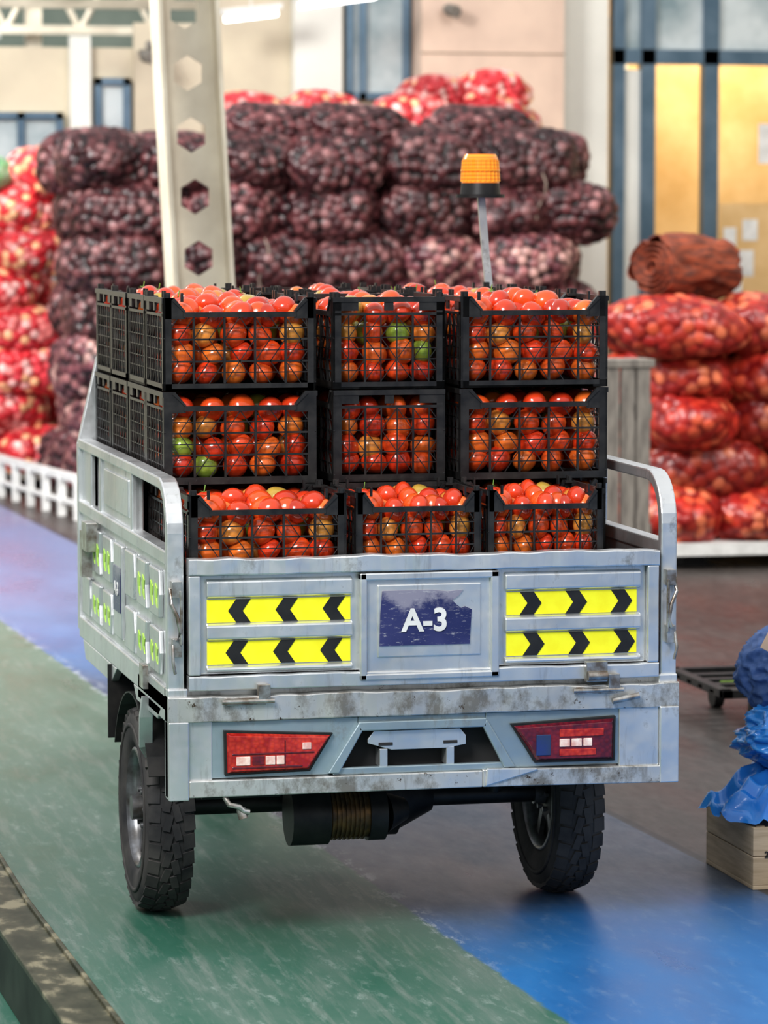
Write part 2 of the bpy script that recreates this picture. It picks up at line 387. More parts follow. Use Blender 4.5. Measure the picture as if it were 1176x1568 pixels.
# tail lights
def lamp(name,pts,mats,segs):
    m=MB(); cx=sum(p[0] for p in pts)/len(pts); cz=sum(p[1] for p in pts)/len(pts)
    m.prism([(x,-.012,z) for x,z in pts],(0,.02,0),1)
    ins=[(cx+(x-cx)*.95,cz+(z-cz)*.89) for x,z in pts]
    ins2=[(cx+(x-cx)*.89,cz+(z-cz)*.78) for x,z in pts]
    n=len(pts)
    vs=[(x,-.012,z) for x,z in ins]+[(x,-.024,z) for x,z in ins2]
    m.add(vs,[(i,(i+1)%n,n+(i+1)%n,n+i) for i in range(n)]+[tuple(range(n,2*n))],0)
    for (a0,a1,b0,b1,mt) in segs: m.bx(a0,a1,-.0265,-.02,b0,b1,mt)
    m.obj(name,mats,T,.0015)
lamp('tail_light_left',[(.137,.556),(.410,.541),(.352,.448),(.139,.444)],[M_red,M_blk,M_wlens,M_dred],[(.165,.20,.470,.492,2),(.205,.235,.470,.492,3),(.238,.262,.470,.492,2),(.265,.285,.470,.492,2),(.155,.33,.462,.467,3),(.155,.36,.496,.500,3),(.285,.288,.46,.53,3),(.33,.352,.505,.522,2)])
lamp('tail_light_right',[(.862,.548),(1.135,.560),(1.133,.446),(.925,.448)],[M_dred,M_blk,M_wlens,M_bluelens,M_red],[(.985,1.012,.488,.508,2),(1.016,1.043,.488,.508,2),(1.047,1.07,.488,.508,2),(.925,.962,.468,.520,3),(.985,1.08,.465,.482,4),(.985,1.10,.513,.532,4)])
# latches, hinges, hooks
m=MB()
for x in(.19,1.08):
    m.bx(x-.05,x+.05,-.022,-.012,.618,.636); m.bx(x+.03,x+.06,-.03,-.008,.625,.668); m.cyl((x-.06,-.026,.628),(x+.07,-.026,.628),.006)
m.box((1.08,-.02,.675),(.055,.02,.05),0); m.cyl((1.055,-.034,.665),(1.105,-.034,.665),.012,0); m.cyl((1.12,-.03,.60),(1.19,-.03,.612),.008)
for s,x in((1,.022),(-1,W-.022)):
    m.tube([(x-s*.012,.0,.905),(x-s*.014,-.012,.87),(x-s*.0,-.016,.84),(x+s*.008,-.018,.80),(x+s*.0,-.018,.78)],.005)
    m.bx(x-.012,x+.012,-.014,.01,.885,.925); m.bx(x-.011,x+.011,-.016,.01,.74,.785)
    m.tube([(x-s*.01,-.012,.77),(x-s*.012,-.024,.73),(x-s*.006,-.02,.70)],.004)
    m.cyl((x+s*.010,-.018,.90),(x+s*.010,-.018,.77),.004)
    xx=0 if s>0 else W
    m.bx(min(xx,xx-s*.014),max(xx,xx-s*.014),.3,.36,.62,.68); m.bx(min(xx,xx-s*.03),max(xx,xx-s*.03),1.2,1.3,.88,.96)
    m.bx(min(xx,xx-s*.03),max(xx,xx-s*.03),1.3,1.34,.80,.93)
m.tube([(.14,.0,.39),(.15,-.01,.372),(.175,-.012,.366),(.185,-.01,.355),(.20,-.01,.352)],.007)
m.cyl((.18,0,.36),(.186,-.006,.335),.012)
m.obj('latches',[M_chrome],T,.001)
# wheels
def wheel(name,cx,cy,cz,rr=.272,parent=T):
    m=MB(); k=rr/.272
    prof=[(-.05,.155),(-.060,.18),(-.064,.212),(-.061,.240),(-.050,.257),(-.025,.266),(.025,.266),(.050,.257),(.061,.240),(.064,.212),(.060,.18),(.05,.155)]
    m.revx([(x,(r-.001)*k) for x,r in prof],(cx,cy,cz),0,64)
    n=34
    for i in range(n):
        a=2*math.pi*i/n
        for s in(-1,1):
            aa=a+(0 if s<0 else math.pi/n)
            d=Matrix.Rotation(aa,3,'X')@Vector((0,0,1))
            m.box(Vector((cx+s*.043,cy,cz))+d*(.2545*k),(.032,.039,.014),0,Matrix.Rotation(aa,3,'X')@Matrix.Rotation(R(19*s),3,'Y')@Matrix.Rotation(R(5*s),3,'Z'))
            m.box(Vector((cx+s*.0115,cy,cz))+(Matrix.Rotation(aa+.08,3,'X')@Vector((0,0,1)))*(.2640*k),(.019,.043,.013),0,Matrix.Rotation(aa+.08,3,'X')@Matrix.Rotation(R(14*s),3,'Z'))
    m.revx([(-.063,.222*k),(-.067,.218*k),(-.067,.212*k),(-.063,.208*k)],(cx,cy,cz),0,64)
    m.revx([(-.052,.158*k),(-.056,.150*k),(-.03,.142*k),(.03,.142*k),(.056,.150*k),(.052,.158*k)],(cx,cy,cz),1,48)
    m.revx([(-.012,.145*k),(-.02,.09*k),(-.035,.06*k),(-.035,.0),(-.02,0),(-.02,.05*k),(-.005,.09*k),(.0,.145*k)],(cx,cy,cz),2,40,False)
    m.cyl((cx-.065,cy,cz),(cx+.05,cy,cz),.032,1,20)
    for i in range(6):
        a=2*math.pi*i/6; d=Vector((0,math.cos(a),math.sin(a)))
        m.cyl(Vector((cx-.045,cy,cz))+d*.05,Vector((cx-.03,cy,cz))+d*.05,.007,1,8)
        m.box(Vector((cx-.025,cy,cz))+d*.10*k,(.014,.024,.09*k),1,Matrix.Rotation(a-math.pi/2,3,'X'))
    m.revx([(.01,.11*k),(.05,.11*k),(.05,0),(.01,0)],(cx,cy,cz),2,30,False)
    m.obj(name,[M_rub,M_rim,M_blk],parent)
AY=.58
wheel('rear_wheel_left',.062,AY,.2705); wheel('rear_wheel_right',1.148,AY,.2705)
wheel('front_wheel',.65,3.05,.2705)
m=MB()
m.cyl((.10,AY,.272),(1.12,AY,.272),.028,0)
m.cyl((.50,AY,.272),(.60,AY,.272),.045,0,24,.09); m.cyl((.60,AY,.272),(.70,AY,.272),.10,0,28); m.cyl((.70,AY,.272),(.80,AY,.272),.09,0,24,.04)
m.cyl((.37,AY-.22,.272),(.47,AY-.22,.272),.078,0,26)
m.cyl((.46,AY-.22,.272),(.575,AY-.22,.272),.062,1,26)
for k in range(9): m.cyl((.463+k*.012,AY-.22,.272),(.468+k*.012,AY-.22,.272),.068,1,26)
m.cyl((.575,AY-.22,.272),(.62,AY-.22,.272),.072,0,26); m.cyl((.62,AY-.22,.272),(.68,AY-.20,.275),.055,0,20,.03)
m.bx(.44,.60,AY-.2,AY,.25,.30,0)
for x in(.19,1.05):
    for k in range(4):
        pth=[(x,AY+t*(.42-.08*k),.31+.012*k+ .16*(t*t)*(1-.12*k)) for t in(-1,-.75,-.5,-.25,0,.25,.5,.75,1)]
        m.tube(pth,.01,0,up=(1,0,0),rect=(.045,.009))
    m.bx(x-.03,x+.03,AY-.04,AY+.04,.29,.36,0)
    m.bx(x-.02,x+.02,AY-.43,AY-.39,.45,.61,0); m.bx(x-.02,x+.02,AY+.39,AY+.43,.45,.61,0)
m.cyl((.95,AY-.1,.30),(.98,AY-.25,.60),.018,0)
m.tube([(.10,.1,.375),(.30,.12,.372),(.32,.3,.36),(.34,.5,.33)],.007)
m.tube([(.85,.1,.40),(.98,.2,.38),(1.02,.4,.34)],.01)
m.cyl((.65,AY,.30),(.65,2.0,.45),.025,0)
m.obj('rear_axle_and_motor',[M_blk,M_copper],T)
m=MB()       # mudguards
for x in(.062,1.148):
    pts=[(x,AY+.325*math.cos(a),.272+.30*math.sin(a)) for a in [R(d) for d in range(25,156,10)]]
    m.tube(pts,.01,0,up=(1,0,0),rect=(.13,.004))
m.bx(-.01,.10,AY+.36,AY+.37,.40,.60,0)
m.obj('mudguards',[M_blk],T)
m=MB()
m.tube([(.0,.30,.60),(-.005,.31,.55),(.0,.35,.47),(.02,.38,.44)],.01,up=(1,0,0),rect=(.035,.012))
m.prism([(.0,.10,.60),(.0,.55,.60),(.0,.50,.565),(.0,.16,.565)],(.02,0,0)); 
m.prism([(.0,.85,.60),(.0,1.5,.60),(.0,1.45,.55),(.0,.95,.55)],(.02,0,0))
m.obj('side_brackets',[M_sil],T,.002)
# front end
m=MB()
m.bx(.45,.85,1.75,2.15,.70,.80,0); m.bx(.45,.85,1.70,1.76,.78,1.02,0)
m.obj('driver_seat',[M_seat],T,.03)
m=MB()
m.tube([(.65,1.65,.55),(.65,2.2,.55),(.65,2.55,.75),(.65,2.75,.85)],.035); m.tube([(.55,1.65,.6),(.5,1.9,.68),(.6,2.3,.72),(.65,2.7,.8)],.02)
m.tube([(.75,1.65,.6),(.8,1.9,.68),(.7,2.3,.72),(.65,2.7,.8)],.02)
m.cyl((.65,2.72,.95),(.65,2.80,.72),.03)
for x in(.55,.75): m.cyl((x,2.78,.92),(x,3.05,.272),.022)
m.bx(.53,.77,2.74,2.84,.86,.90); m.cyl((.56,3.05,.272),(.74,3.05,.272),.012)
m.tube([(.28,2.45,1.06),(.42,2.60,1.08),(.55,2.72,1.02),(.65,2.74,1.0),(.75,2.72,1.02),(.88,2.60,1.08),(1.02,2.45,1.06)],.013)
m.cyl((.65,2.74,.92),(.65,2.74,1.0),.02)
m.cyl((.65,2.84,.98),(.65,2.94,.97),.06,0,20,.085)
m.bx(.45,.85,2.15,2.30,.40,.44); m.bx(.5,.8,1.8,2.1,.6,.7)
m.obj('front_frame',[M_blk],T)
m=MB()
m.prism([(.55,2.2,.78),(.55,2.65,.86),(.55,2.62,.97),(.55,2.35,.99),(.55,2.2,.90)],(.20,0,0))
pts=[(.65,3.05+.31*math.cos(a),.272+.31*math.sin(a)) for a in [R(d) for d in range(20,161,10)]]
m.tube(pts,.01,0,up=(1,0,0),rect=(.15,.006))
m.obj('fuel_tank_and_fender',[M_blugrey],T,.01)
# warning beacon on its pole
m=MB()
m.tube([(1.245,L+.02,1.10),(1.245,L+.02,1.42),(1.233,L+.03,1.55),(1.219,L+.04,1.70),(1.205,L+.04,1.865)],.01,1,up=(0,1,0),rect=(.012,.022))
B=(1.203,L+.04)
m.cyl((B[0],B[1],1.862),(B[0],B[1],1.872),.072,2,32); m.cyl((B[0],B[1],1.872),(B[0],B[1],1.905),.060,2,32,.056)
m.cyl((B[0],B[1],1.905),(B[0],B[1],1.975),.056,0,32,.052)
for k in range(24):
    a=2*math.pi*k/24; m.cyl((B[0]+.055*math.cos(a),B[1]+.055*math.sin(a),1.91),(B[0]+.051*math.cos(a),B[1]+.051*math.sin(a),1.972),.004,0,6)
m.cyl((B[0],B[1],1.975),(B[0],B[1],1.990),.053,0,32,.046)
m.cyl((B[0],B[1],1.94),(B[0],B[1],1.945),.0585,0,32)
m.obj('warning_beacon',[M_amber,M_sild,M_blk],T)

# ---------------------------------------------------------------- CRATES
CH=.235
def bar(m,axis,p,q,w,t):
    (a0,z0),(a1,z1)=p,q; dx,dz=a1-a0,z1-z0; l=math.hypot(dx,dz); nx,nz=-dz/l*w/2,dx/l*w/2
    P=[(a0+nx,z0+nz),(a1+nx,z1+nz),(a1-nx,z1-nz),(a0-nx,z0-nz)]
    c,h=t
    if axis=='x': m.prism([(a,c-h/2,z) for a,z in P],(0,h,0))
    else: m.prism([(c-h/2,a,z) for a,z in P],(h,0,0))
def crate_mesh(pins):
    m=MB(); A,Bh,H=.197,.147,CH; t=.005
    m.bx(-A,A,-Bh,Bh,0,.006)
    for sx in(-1,1):
        for sy in(-1,1):
            cx,cy=sx*(A-.012),sy*(Bh-.012)
            m.bx(min(sx*A,sx*(A-.022)),max(sx*A,sx*(A-.022)),min(sy*Bh,sy*(Bh-.006)),max(sy*Bh,sy*(Bh-.006)),0,H)
            m.bx(min(sx*A,sx*(A-.006)),max(sx*A,sx*(A-.006)),min(sy*Bh,sy*(Bh-.022)),max(sy*Bh,sy*(Bh-.022)),0,H)
            m.bx(min(sx*A,sx*(A-.03)),max(sx*A,sx*(A-.03)),min(sy*Bh,sy*(Bh-.03)),max(sy*Bh,sy*(Bh-.03)),H-.006,H)
            if pins:
                m.bx(cx-.009,cx+.009,cy-.004,cy+.004,H,H+.013); m.bx(cx-.004,cx+.004,cy-.009,cy+.009,H,H+.010)
                m.bx(sx*(A-.05)-.003,sx*(A-.05)+.003,sy*(Bh-.008)-.006,sy*(Bh-.008)+.006,H-.01,H+.012)
    for sy in(-1,1):       # long sides
        y0,y1=min(sy*Bh,sy*(Bh-t)),max(sy*Bh,sy*(Bh-t)); yc=(y0+y1)/2
        m.bx(-A,A,y0,y1,0,.018)
        zr=.186
        m.bx(-.145,.145,y0-.003,y1+.003,zr,zr+.013)
        for s in(-1,1):
            m.prism([(s*.140,y0,zr-.004),(s*.145,y0,zr+.013),(s*.168,y0,H),(s*A,y0,H),(s*A,y0,zr-.004)],(0,t,0))
            m.prism([(s*.140,y0-.004,zr+.010),(s*.140,y0-.004,zr+.016),(s*.168,y0-.004,H),(s*.175,y0-.004,H-.006)],(0,t+.008,0))
        for k in range(1,5):
            x=-A+k*2*A/5; m.bx(x-.0027,x+.0027,y0-.001,y1+.001,.018,zr)
        nz=6; dzc=(zr-.018)/nz
        for k in range(1,nz):
            z=.018+k*dzc; w=.0024 if k in(2,4) else .0014
            m.bx(-A,A,y0+.001,y1-.001,z-w,z+w)
        for i in range(10):   # fine diagonals
            xa=-A+i*2*A/10; xb=xa+2*A/10
            for j in range(3):
                za=.018+j*2*dzc; zb=za+2*dzc
                if (i<5)==(j%3!=1): bar(m,'x',(xa,za),(xb,zb),.0022,(yc,.003))
                else: bar(m,'x',(xa,zb),(xb,za),.0022,(yc,.003))
    for sx in(-1,1):       # short sides
        x0_,x1_=min(sx*A,sx*(A-t)),max(sx*A,sx*(A-t)); xcn=(x0_+x1_)/2
        m.bx(x0_,x1_,-Bh,Bh,0,.018); m.bx(x0_-.003,x1_+.003,-Bh,Bh,H-.013,H)
        m.bx(x0_,x1_,-Bh,-.080,.200,H-.012); m.bx(x0_,x1_,.080,Bh,.200,H-.012); m.bx(x0_,x1_,-.012,.012,.20,H-.012)
        m.bx(x0_,x1_,-Bh,Bh,.188,.195)
        for k in range(1,7):
            y=-Bh+k*2*Bh/7; w=.0026 if k in(2,5) else .0015; m.bx(x0_,x1_,y-w,y+w,.018,.188)
        for k in range(1,6):
            z=.02+k*.168/6; m.bx(x0_+.001,x1_-.001,-Bh,Bh,z-.0014,z+.0014)
        for i in range(7):
            ya=-Bh+i*2*Bh/7; yb=ya+2*Bh/7
            for j in range(3):
                za=.02+j*.168/3; zb=za+.168/3
                if (i<4)==(j%2==0): bar(m,'y',(ya,za),(yb,zb),.0020,(xcn,.003))
                else: bar(m,'y',(ya,zb),(yb,za),.0020,(xcn,.003))
    return m.mesh('crate_mesh',[M_blkplast])
CM=[crate_mesh(False),crate_mesh(True)]
def sph(nu=18,nv=11):
    vs=[(0,0,1)]; 
    for j in range(1,nv):
        ph=math.pi*j/nv
        for i in range(nu): th=2*math.pi*i/nu; vs.append((math.sin(ph)*math.cos(th),math.sin(ph)*math.sin(th),math.cos(ph)))
    vs.append((0,0,-1)); fs=[(0,1+i,1+(i+1)%nu) for i in range(nu)]
    for j in range(nv-2):
        for i in range(nu): a=1+j*nu; fs.append((a+i,a+nu+i,a+nu+(i+1)%nu,a+(i+1)%nu))
    a=1+(nv-2)*nu; fs+=[(a+i,len(vs)-1,a+(i+1)%nu) for i in range(nu)]
    return [Vector(v) for v in vs],fs
SV,SF=sph()
def rrot():
    return Quaternion((random.gauss(0,1),random.gauss(0,1),random.gauss(0,1),random.gauss(0,1))).normalized().to_matrix()
def tom_mesh(seed,heap):
    random.seed(seed); m=MB(); pos=[]
    for k in range(4):
        for i in range(5):
            for j in range(4):
                pos.append((-.145+i*.0725+(.010 if (j+k)%2 else -.010)*(1 if 0<i<4 else .3),-.100+j*.0667+(.008 if k%2 and 0<j<3 else 0),.040+k*.050,k))
    if heap:
        for i in range(5):
            for j in range(4):
                e=(j in(0,3)) or (i in (0,4))
                if random.random()<(.50 if e else .85): pos.append((-.128+i*.064+random.uniform(-.008,.008),-.085+j*.057,(.196 if e else .211)+random.uniform(-.004,.008),4))
    for x,y,z,k in pos:
        r=random.uniform(.0305,.0350); q=rrot(); sc=Vector((1,1,random.choice([.86,.92,1.12,1.2])))
        c=Vector((x+random.uniform(-.004,.004),y+random.uniform(-.003,.003),z+random.uniform(-.005,.005)))
        lim=.004+r*max(1,sc.z)
        c.x=max(-.192+lim,min(.192-lim,c.x)); c.y=max(-.142+lim,min(.142-lim,c.y))
        if k<4: c.z=max(.007+lim,min(.233-lim,c.z))
        m.add([q@Vector((v.x*r*sc.x,v.y*r*sc.y,v.z*r*sc.z*(1-.10*abs(v.z)**6)))+c for v in SV],SF,0,True)
        if k>=4 and random.random()<.16:
            u=Vector((random.uniform(-.5,.5),random.uniform(-.8,.2),1)).normalized(); cc=c+u*(r*1.0)
            e1=u.orthogonal().normalized(); e2=u.cross(e1)
            for t in range(5):
                a=t*1.257; d=e1*math.cos(a)+e2*math.sin(a); w=e1*-math.sin(a)+e2*math.cos(a)
                m.add([cc+u*.002-w*.003,cc+u*.002+w*.003,cc+d*.018+u*.003],[(0,1,2)],1)
            m.cyl(cc,cc+u*.018+e1*.006,.0015,1,6)
    return m.mesh('tomatoes_mesh',[M_tom,M_calyx])
TF=[tom_mesh(s,False) for s in(1,2,3,4,5,6)]; TH=[tom_mesh(s,True) for s in(11,12,13,14)]
random.seed(21)
def crate(x0,y0,z,rot90,top):
    w,d=(.30,.40) if rot90 else (.40,.30)
    cx,cy=x0+w/2,y0+d/2; jx=random.uniform(-.002,.002)
    flip=math.pi*random.randint(0,1)
    o=mkobj('tomato_crate',CM[1 if top else 0],loc=(cx+jx,cy+random.uniform(-.001,.001),z),rot=(0,0,(R(90) if rot90 else 0)+flip+R(random.uniform(-.4,.4))))
    t=mkobj('tomatoes',random.choice(TH if top else TF),parent=o)
    if random.random()<.5: t.rotation_euler=(0,0,math.pi)
Z0=.655; ZP=.2375
for lay in range(4):
    z=Z0+lay*ZP; top=lay==3
    for k in range(4): crate(.050,.362+k*.304,z,False,top)
    for k in range(3): crate(.490,.362+k*.404,z,True,top)
    for k in range(4): crate(.822,.362+k*.304,z,False,top)
for lay in range(2):
    z=Z0+lay*ZP; top=lay==1
    crate(.062,.045,z,False,top)
    for (x0_,w) in((.478,.325),(.815,.305)):
        o=mkobj('tomato_crate',CM[1 if top else 0],loc=(x0_+w/2,.045+.15,z),scale=(w/.40,1,1))
        t=mkobj('tomatoes',random.choice(TH if top else TF),parent=o)

# ---------------------------------------------------------------- SACKS
def sack_mesh(seed,size,pal,crev_shade,spacing=.05,amp=.016,sub=6):
    rnd=random.Random(seed)
    bm=bmesh.new(); bmesh.ops.create_icosphere(bm,subdivisions=sub,radius=1)
    off=Vector((rnd.uniform(-50,50),rnd.uniform(-50,50),0)); K=2.7
    for v in bm.verts:
        n=v.co.normalized()
        r=(abs(n.x/(size[0]/2))**K+abs(n.y/(size[1]/2))**K+abs(n.z/(size[2]/2))**K)**(-1/K)
        p=n*r; q=abs(p.x)/(size[0]/2)
        pinch=1-.38*max(0,q-.55)/.45; p.y*=pinch; p.z*=pinch
        p*=1+.14*noise.noise(p*4+off)+.06*noise.noise(p*9+off)
        v.co=p
    bm.normal_update(); vs=list(bm.verts); order=vs[:]; rnd.shuffle(order)
    seeds=[]; cell={}
    def key(p): return (int(p.x//spacing),int(p.y//spacing),int(p.z//spacing))
    for v in order[:9000]:
        k=key(v.co); ok=True
        for dx in(-1,0,1):
            for dy in(-1,0,1):
                for dz in(-1,0,1):
                    for q in cell.get((k[0]+dx,k[1]+dy,k[2]+dz),()):
                        if (q-v.co).length<spacing*.80: ok=False
        if ok: cell.setdefault(k,[]).append(v.co.copy()); seeds.append(v.co.copy())
    kd=KDTree(len(seeds))
    for i,s_ in enumerate(seeds): kd.insert(s_,i)
    kd.balance()
    cols=[]
    for _ in seeds:
        t=rnd.random(); j=min(int(t*len(pal)),len(pal)-1); q=rnd.uniform(.75,1.2); cols.append([c*q for c in pal[j]])
    out=[]; newco=[]
    for v in vs:
        co,i,d=kd.find(v.co); h=math.sqrt(max(0,1-(d/(spacing*.58))**2))
        newco.append(v.co+v.normal*(h*amp)); cc=cols[i]; hh=h**.9; out.append([cc[k]*hh+crev_shade[k]*(1-hh) for k in range(3)]+[1])  # gaps between onions darkened: crevice shade baked into vertex colour
    for v,c in zip(vs,newco): v.co=c
    for f in bm.faces: f.smooth=True
    me=bpy.data.meshes.new('sack_mesh'); bm.to_mesh(me); bm.free()
    a=me.color_attributes.new('Col','FLOAT_COLOR','POINT'); a.data.foreach_set('color',[x for c in out for x in c])
    me.materials.append(M_sack); return me
dark=[(.060,.014,.018),(.10,.028,.030),(.050,.012,.015),(.16,.052,.055),(.12,.035,.038),(.30,.14,.14)]
darkA=[sack_mesh(s,(.72,.52,.38),dark,(.005,.002,.003),.062,.024) for s in(1,2,3)]
darkL=[sack_mesh(s,(.72,.52,.38),[(.32,.13,.13),(.18,.06,.07),(.50,.29,.26),(.12,.035,.045)],(.008,.003,.005),.062,.024) for s in(4,5)]
redA=[sack_mesh(s,(.76,.48,.31),[(.42,.035,.018),(.34,.022,.014),(.62,.17,.08),(.40,.035,.02),(.30,.016,.012),(.54,.09,.04)],(.17,.005,.006),.062,.010) for s in(6,7,10)]
pinkA=[sack_mesh(s,(.64,.48,.32),[(.80,.08,.10),(.95,.28,.26),(.62,.03,.04),(.95,.55,.30),(.98,.60,.55),(.7,.05,.06)],(.40,.012,.02),.06,.014) for s in(8,9)]
random.seed(5)
def pile(P,meshes,X0,X1,Y0,layers,z0,pz,h0,rows=2,wl=.68,ws=.50,dy=.7,skip=None,broad=.6):
    for r in range(rows):
        for l in range(layers):
            x=X0+random.uniform(-.05,.05)+(.10 if l%2 else 0)*(.5)
            while x<X1-.25:
                bd=random.random()<broad; w=wl if bd else ws
                if bd and x+wl>X1+.12: bd=False; w=ws
                me=random.choice(meshes(l,x) if callable(meshes) else meshes)
                mkobj('sack',me,P,loc=(x+w/2,Y0+(.25 if bd else .33)+r*dy+random.uniform(-.06,.04),z0+pz*(l+.5)+random.uniform(-.012,.012)),
                    rot=(R(random.uniform(-5,5)),R(random.uniform(-5,5)),(0 if bd else R(90))+math.pi*random.randint(0,1)+R(random.uniform(-9,9))),
                    scale=(1,1,random.uniform(.96,1.06)))
                x+=w*.96
P=empty('purple_onion_sack_pile',(0,0,0))
def dm(l,x): return darkL if ((3.0<x<4.0 and l<=4 and l>=2) or (x<1.8 and l<3) ) else darkA
pile(P,dm,1.44,4.78,12.3,7,.12,.310,.36,rows=2,broad=.5,wl=.64,ws=.46)
for x,y in((2.75,12.75),(3.25,12.7),(4.10,12.85)):
    mkobj('sack',darkA[0],P,loc=(x,y,.12+.310*7+.06),rot=(0,R(3),.1),scale=(1,1,.75))
m=MB()
for k in range(3):
    m.bx(1.45+k*1.2,1.45+k*1.2+1.12,12.25,13.75,.09,.12,0)
    for q in(0,.5,1.0): m.bx(1.45+k*1.2+q,1.45+k*1.2+q+.1,12.25,13.75,0,.09,0)
# tie cords hanging on the sacks
for x,z in((2.35,1.75),(2.6,1.55),(3.95,1.35),(4.35,1.95),(3.2,1.1)):
    m.tube([(x+.03*math.sin(k*1.1),12.24+.01*k,z+.12-.06*k) for k in range(6)],.006,1,6)
m.obj('pallets_and_cords',[M_greywood,simple('net_cord',(.42,.34,.28),(.3,.24,.2),10,.8)],P)
P=empty('red_onion_sack_pile')
pile(P,redA,3.92,6.6,8.5,5,.14,.238,.29,rows=2,wl=.66,ws=.43,broad=.65)
mkobj('sack',redA[0],P,loc=(4.04,8.62,.14+.238*4.6),rot=(0,R(4),R(-10)))
m=MB(); m.bx(3.95,7,8.42,10.2,.07,.135,0); 
for x in(4.1,5.3,6.6): m.bx(x,x+.12,8.6,10.1,0,.07,1)
m.obj('pallet_deck',[M_white,M_dark],P)
P=empty('bagged_produce_pile')
pile(P,pinkA,.55,1.66,14.15,7,.12,.265,.3,rows=2,wl=.60,ws=.46)
mkobj('sack',pinkA[0],P,loc=(1.58,14.4,.12+.265*7+.12),rot=(0,0,.3))
mkobj('sack',sack_mesh(31,(.6,.45,.3),[(.35,.75,.35),(.5,.8,.5)],(.2,.5,.25),.06,.008),P,loc=(1.02,14.4,.12+.265*7+.12))
m=MB(); m.bx(.5,1.8,14.1,15.6,.08,.12,0)
for x in(.55,1.1,1.65): m.bx(x,x+.1,14.1,15.6,0,.08,0)
m.obj('pallet',[M_greywood],P)
P=empty('pink_onion_sack_pile')
pile(P,pinkA,2.6,4.9,14.0,9,.12,.275,.3,rows=1,wl=.60,ws=.46)
for x,z in((4.55,2.64),(4.15,2.60)): mkobj('sack',pinkA[1],P,loc=(x,14.3,z),rot=(0,0,.2),scale=(.85,.9,.9))
m=MB(); m.bx(2.3,5.0,13.95,14.7,0,.12,0); m.obj('pallet_low',[M_greywood],P)
# brown rolled bundle
m=MB(); M_brown=simple('brown_sacking',(.34,.075,.03),(.10,.03,.02),7,.75,bst=.4,stretch=(1,6,6))
spr=[]
for k in range(70):
    a=k*.35; r=.03+.115*k/69
    spr.append((r*math.cos(a),r*math.sin(a)))
n=len(spr); vs=[(-.03,y,z*.95) for y,z in spr]+[(.55,y,z*.95) for y,z in spr]
m.add(vs,[(i,i+1,n+i+1,n+i) for i in range(n-1)],0,True)
m.cyl((.02,0,0),(.53,0,0),.125,0,30)
nu,nv=40,60; vs=[]
for i in range(nu+1):
    x=-.02+.58*i/nu
    for j in range(nv):
        a=2*math.pi*j/nv; r=.158+.026*noise.noise(Vector((x*5,math.cos(a)*2,math.sin(a)*2)))+.016*(1-2*abs(noise.noise(Vector((x*7+a*.6,math.cos(a)*4,math.sin(a)*4)))))-.02*abs(2*i/nu-1)**4
        vs.append((x,r*math.cos(a),r*math.sin(a)))
m.add(vs,[(i*nv+j,i*nv+(j+1)%nv,(i+1)*nv+(j+1)%nv,(i+1)*nv+j) for i in range(nu) for j in range(nv)],0,True)
o=m.obj('rolled_sack_bundle',[M_brown]); o.location=(4.00,8.82,1.55); o.rotation_euler=(0,R(2),R(34))
sd=o.modifiers.new('s','SOLIDIFY'); sd.thickness=.004
# grey wooden stand
m=MB()
for x in(3.50,3.58,3.66): m.bx(x,x+.07,8.0,8.03,.02,1.08)
m.bx(3.49,3.75,7.99,8.2,1.06,1.10); m.bx(3.49,3.75,8.03,8.06,.2,.28); m.bx(3.49,3.75,8.03,8.06,.8,.88)
for x in(3.50,3.70): m.bx(x,x+.04,8.15,8.19,0,1.06)
m.bx(3.46,3.78,7.96,8.22,0,.03)
m.obj('wooden_stand',[M_greywood],None,.003)
# low white fence rail
m=MB(); a=Vector((1.10,14.05,0)); b2=Vector((1.40,11.9,0)); d=b2-a
m.tube([a+Vector((0,0,.25)),b2+Vector((0,0,.25))],.02,rect=(.05,.04))
m.tube([a+Vector((0,0,.10)),b2+Vector((0,0,.10))],.02,rect=(.03,.03))
for k in range(7):
    p=a+d*k/6; m.bx(p.x-.025,p.x+.025,p.y-.025,p.y+.025,0,.24)
m.obj('low_white_barrier',[M_white],None,.004)

# ---------------------------------------------------------------- castellated steel column
M_cream=simple('cream_steel_paint',(.74,.67,.54),(.60,.53,.42),4,.4)
m=MB()
CY=6.7; Xc=1.150
def cxz(z): 
    return Xc + .10 - .055*(z-1.4) - .012*max(0,(z-2.2))**2*(-1)
hw=.126
def leftx(z): return cxz(z)-hw
def rightx(z): return cxz(z)+hw
zc0=.272; cell=.27; hr=.078
z=zc0-cell/2
m.prism([(leftx(0),CY,0),(rightx(0),CY,0),(rightx(z),CY,z),(leftx(z),CY,z)],(0,.014,0))
while z<5.4:
    zc=z+cell/2; zt=z+cell; c=cxz(zc)
    hexp=[(c+hr*math.cos(R(90+60*i))*.93,zc+hr*math.sin(R(90+60*i))) for i in range(6)]
    Tt,TL,BL,Bb,BR,TR=hexp
    lx=lambda q:leftx(q); rx=lambda q:rightx(q)
    quads=[[(lx(zt),zt),(lx(TL[1]),TL[1]),TL,Tt,(c,zt)],[(c,zt),Tt,TR,(rx(TR[1]),TR[1]),(rx(zt),zt)],
           [(lx(TL[1]),TL[1]),(lx(BL[1]),BL[1]),BL,TL],[(rx(TR[1]),TR[1]),TR,BR,(rx(BR[1]),BR[1])],
           [(lx(BL[1]),BL[1]),(lx(z),z),(c,z),Bb,BL],[(c,z),(rx(z),z),(rx(BR[1]),BR[1]),BR,Bb]]
    for q in quads: m.prism([(x_,CY,z_) for x_,z_ in q],(0,.014,0))
    z=zt
for fn,w in((leftx,-1),(rightx,1)):
    m.tube([(fn(q*.3),CY+.007,q*.3) for q in range(0,19)],.01,0,up=(0,1,0),rect=(.24,.018))
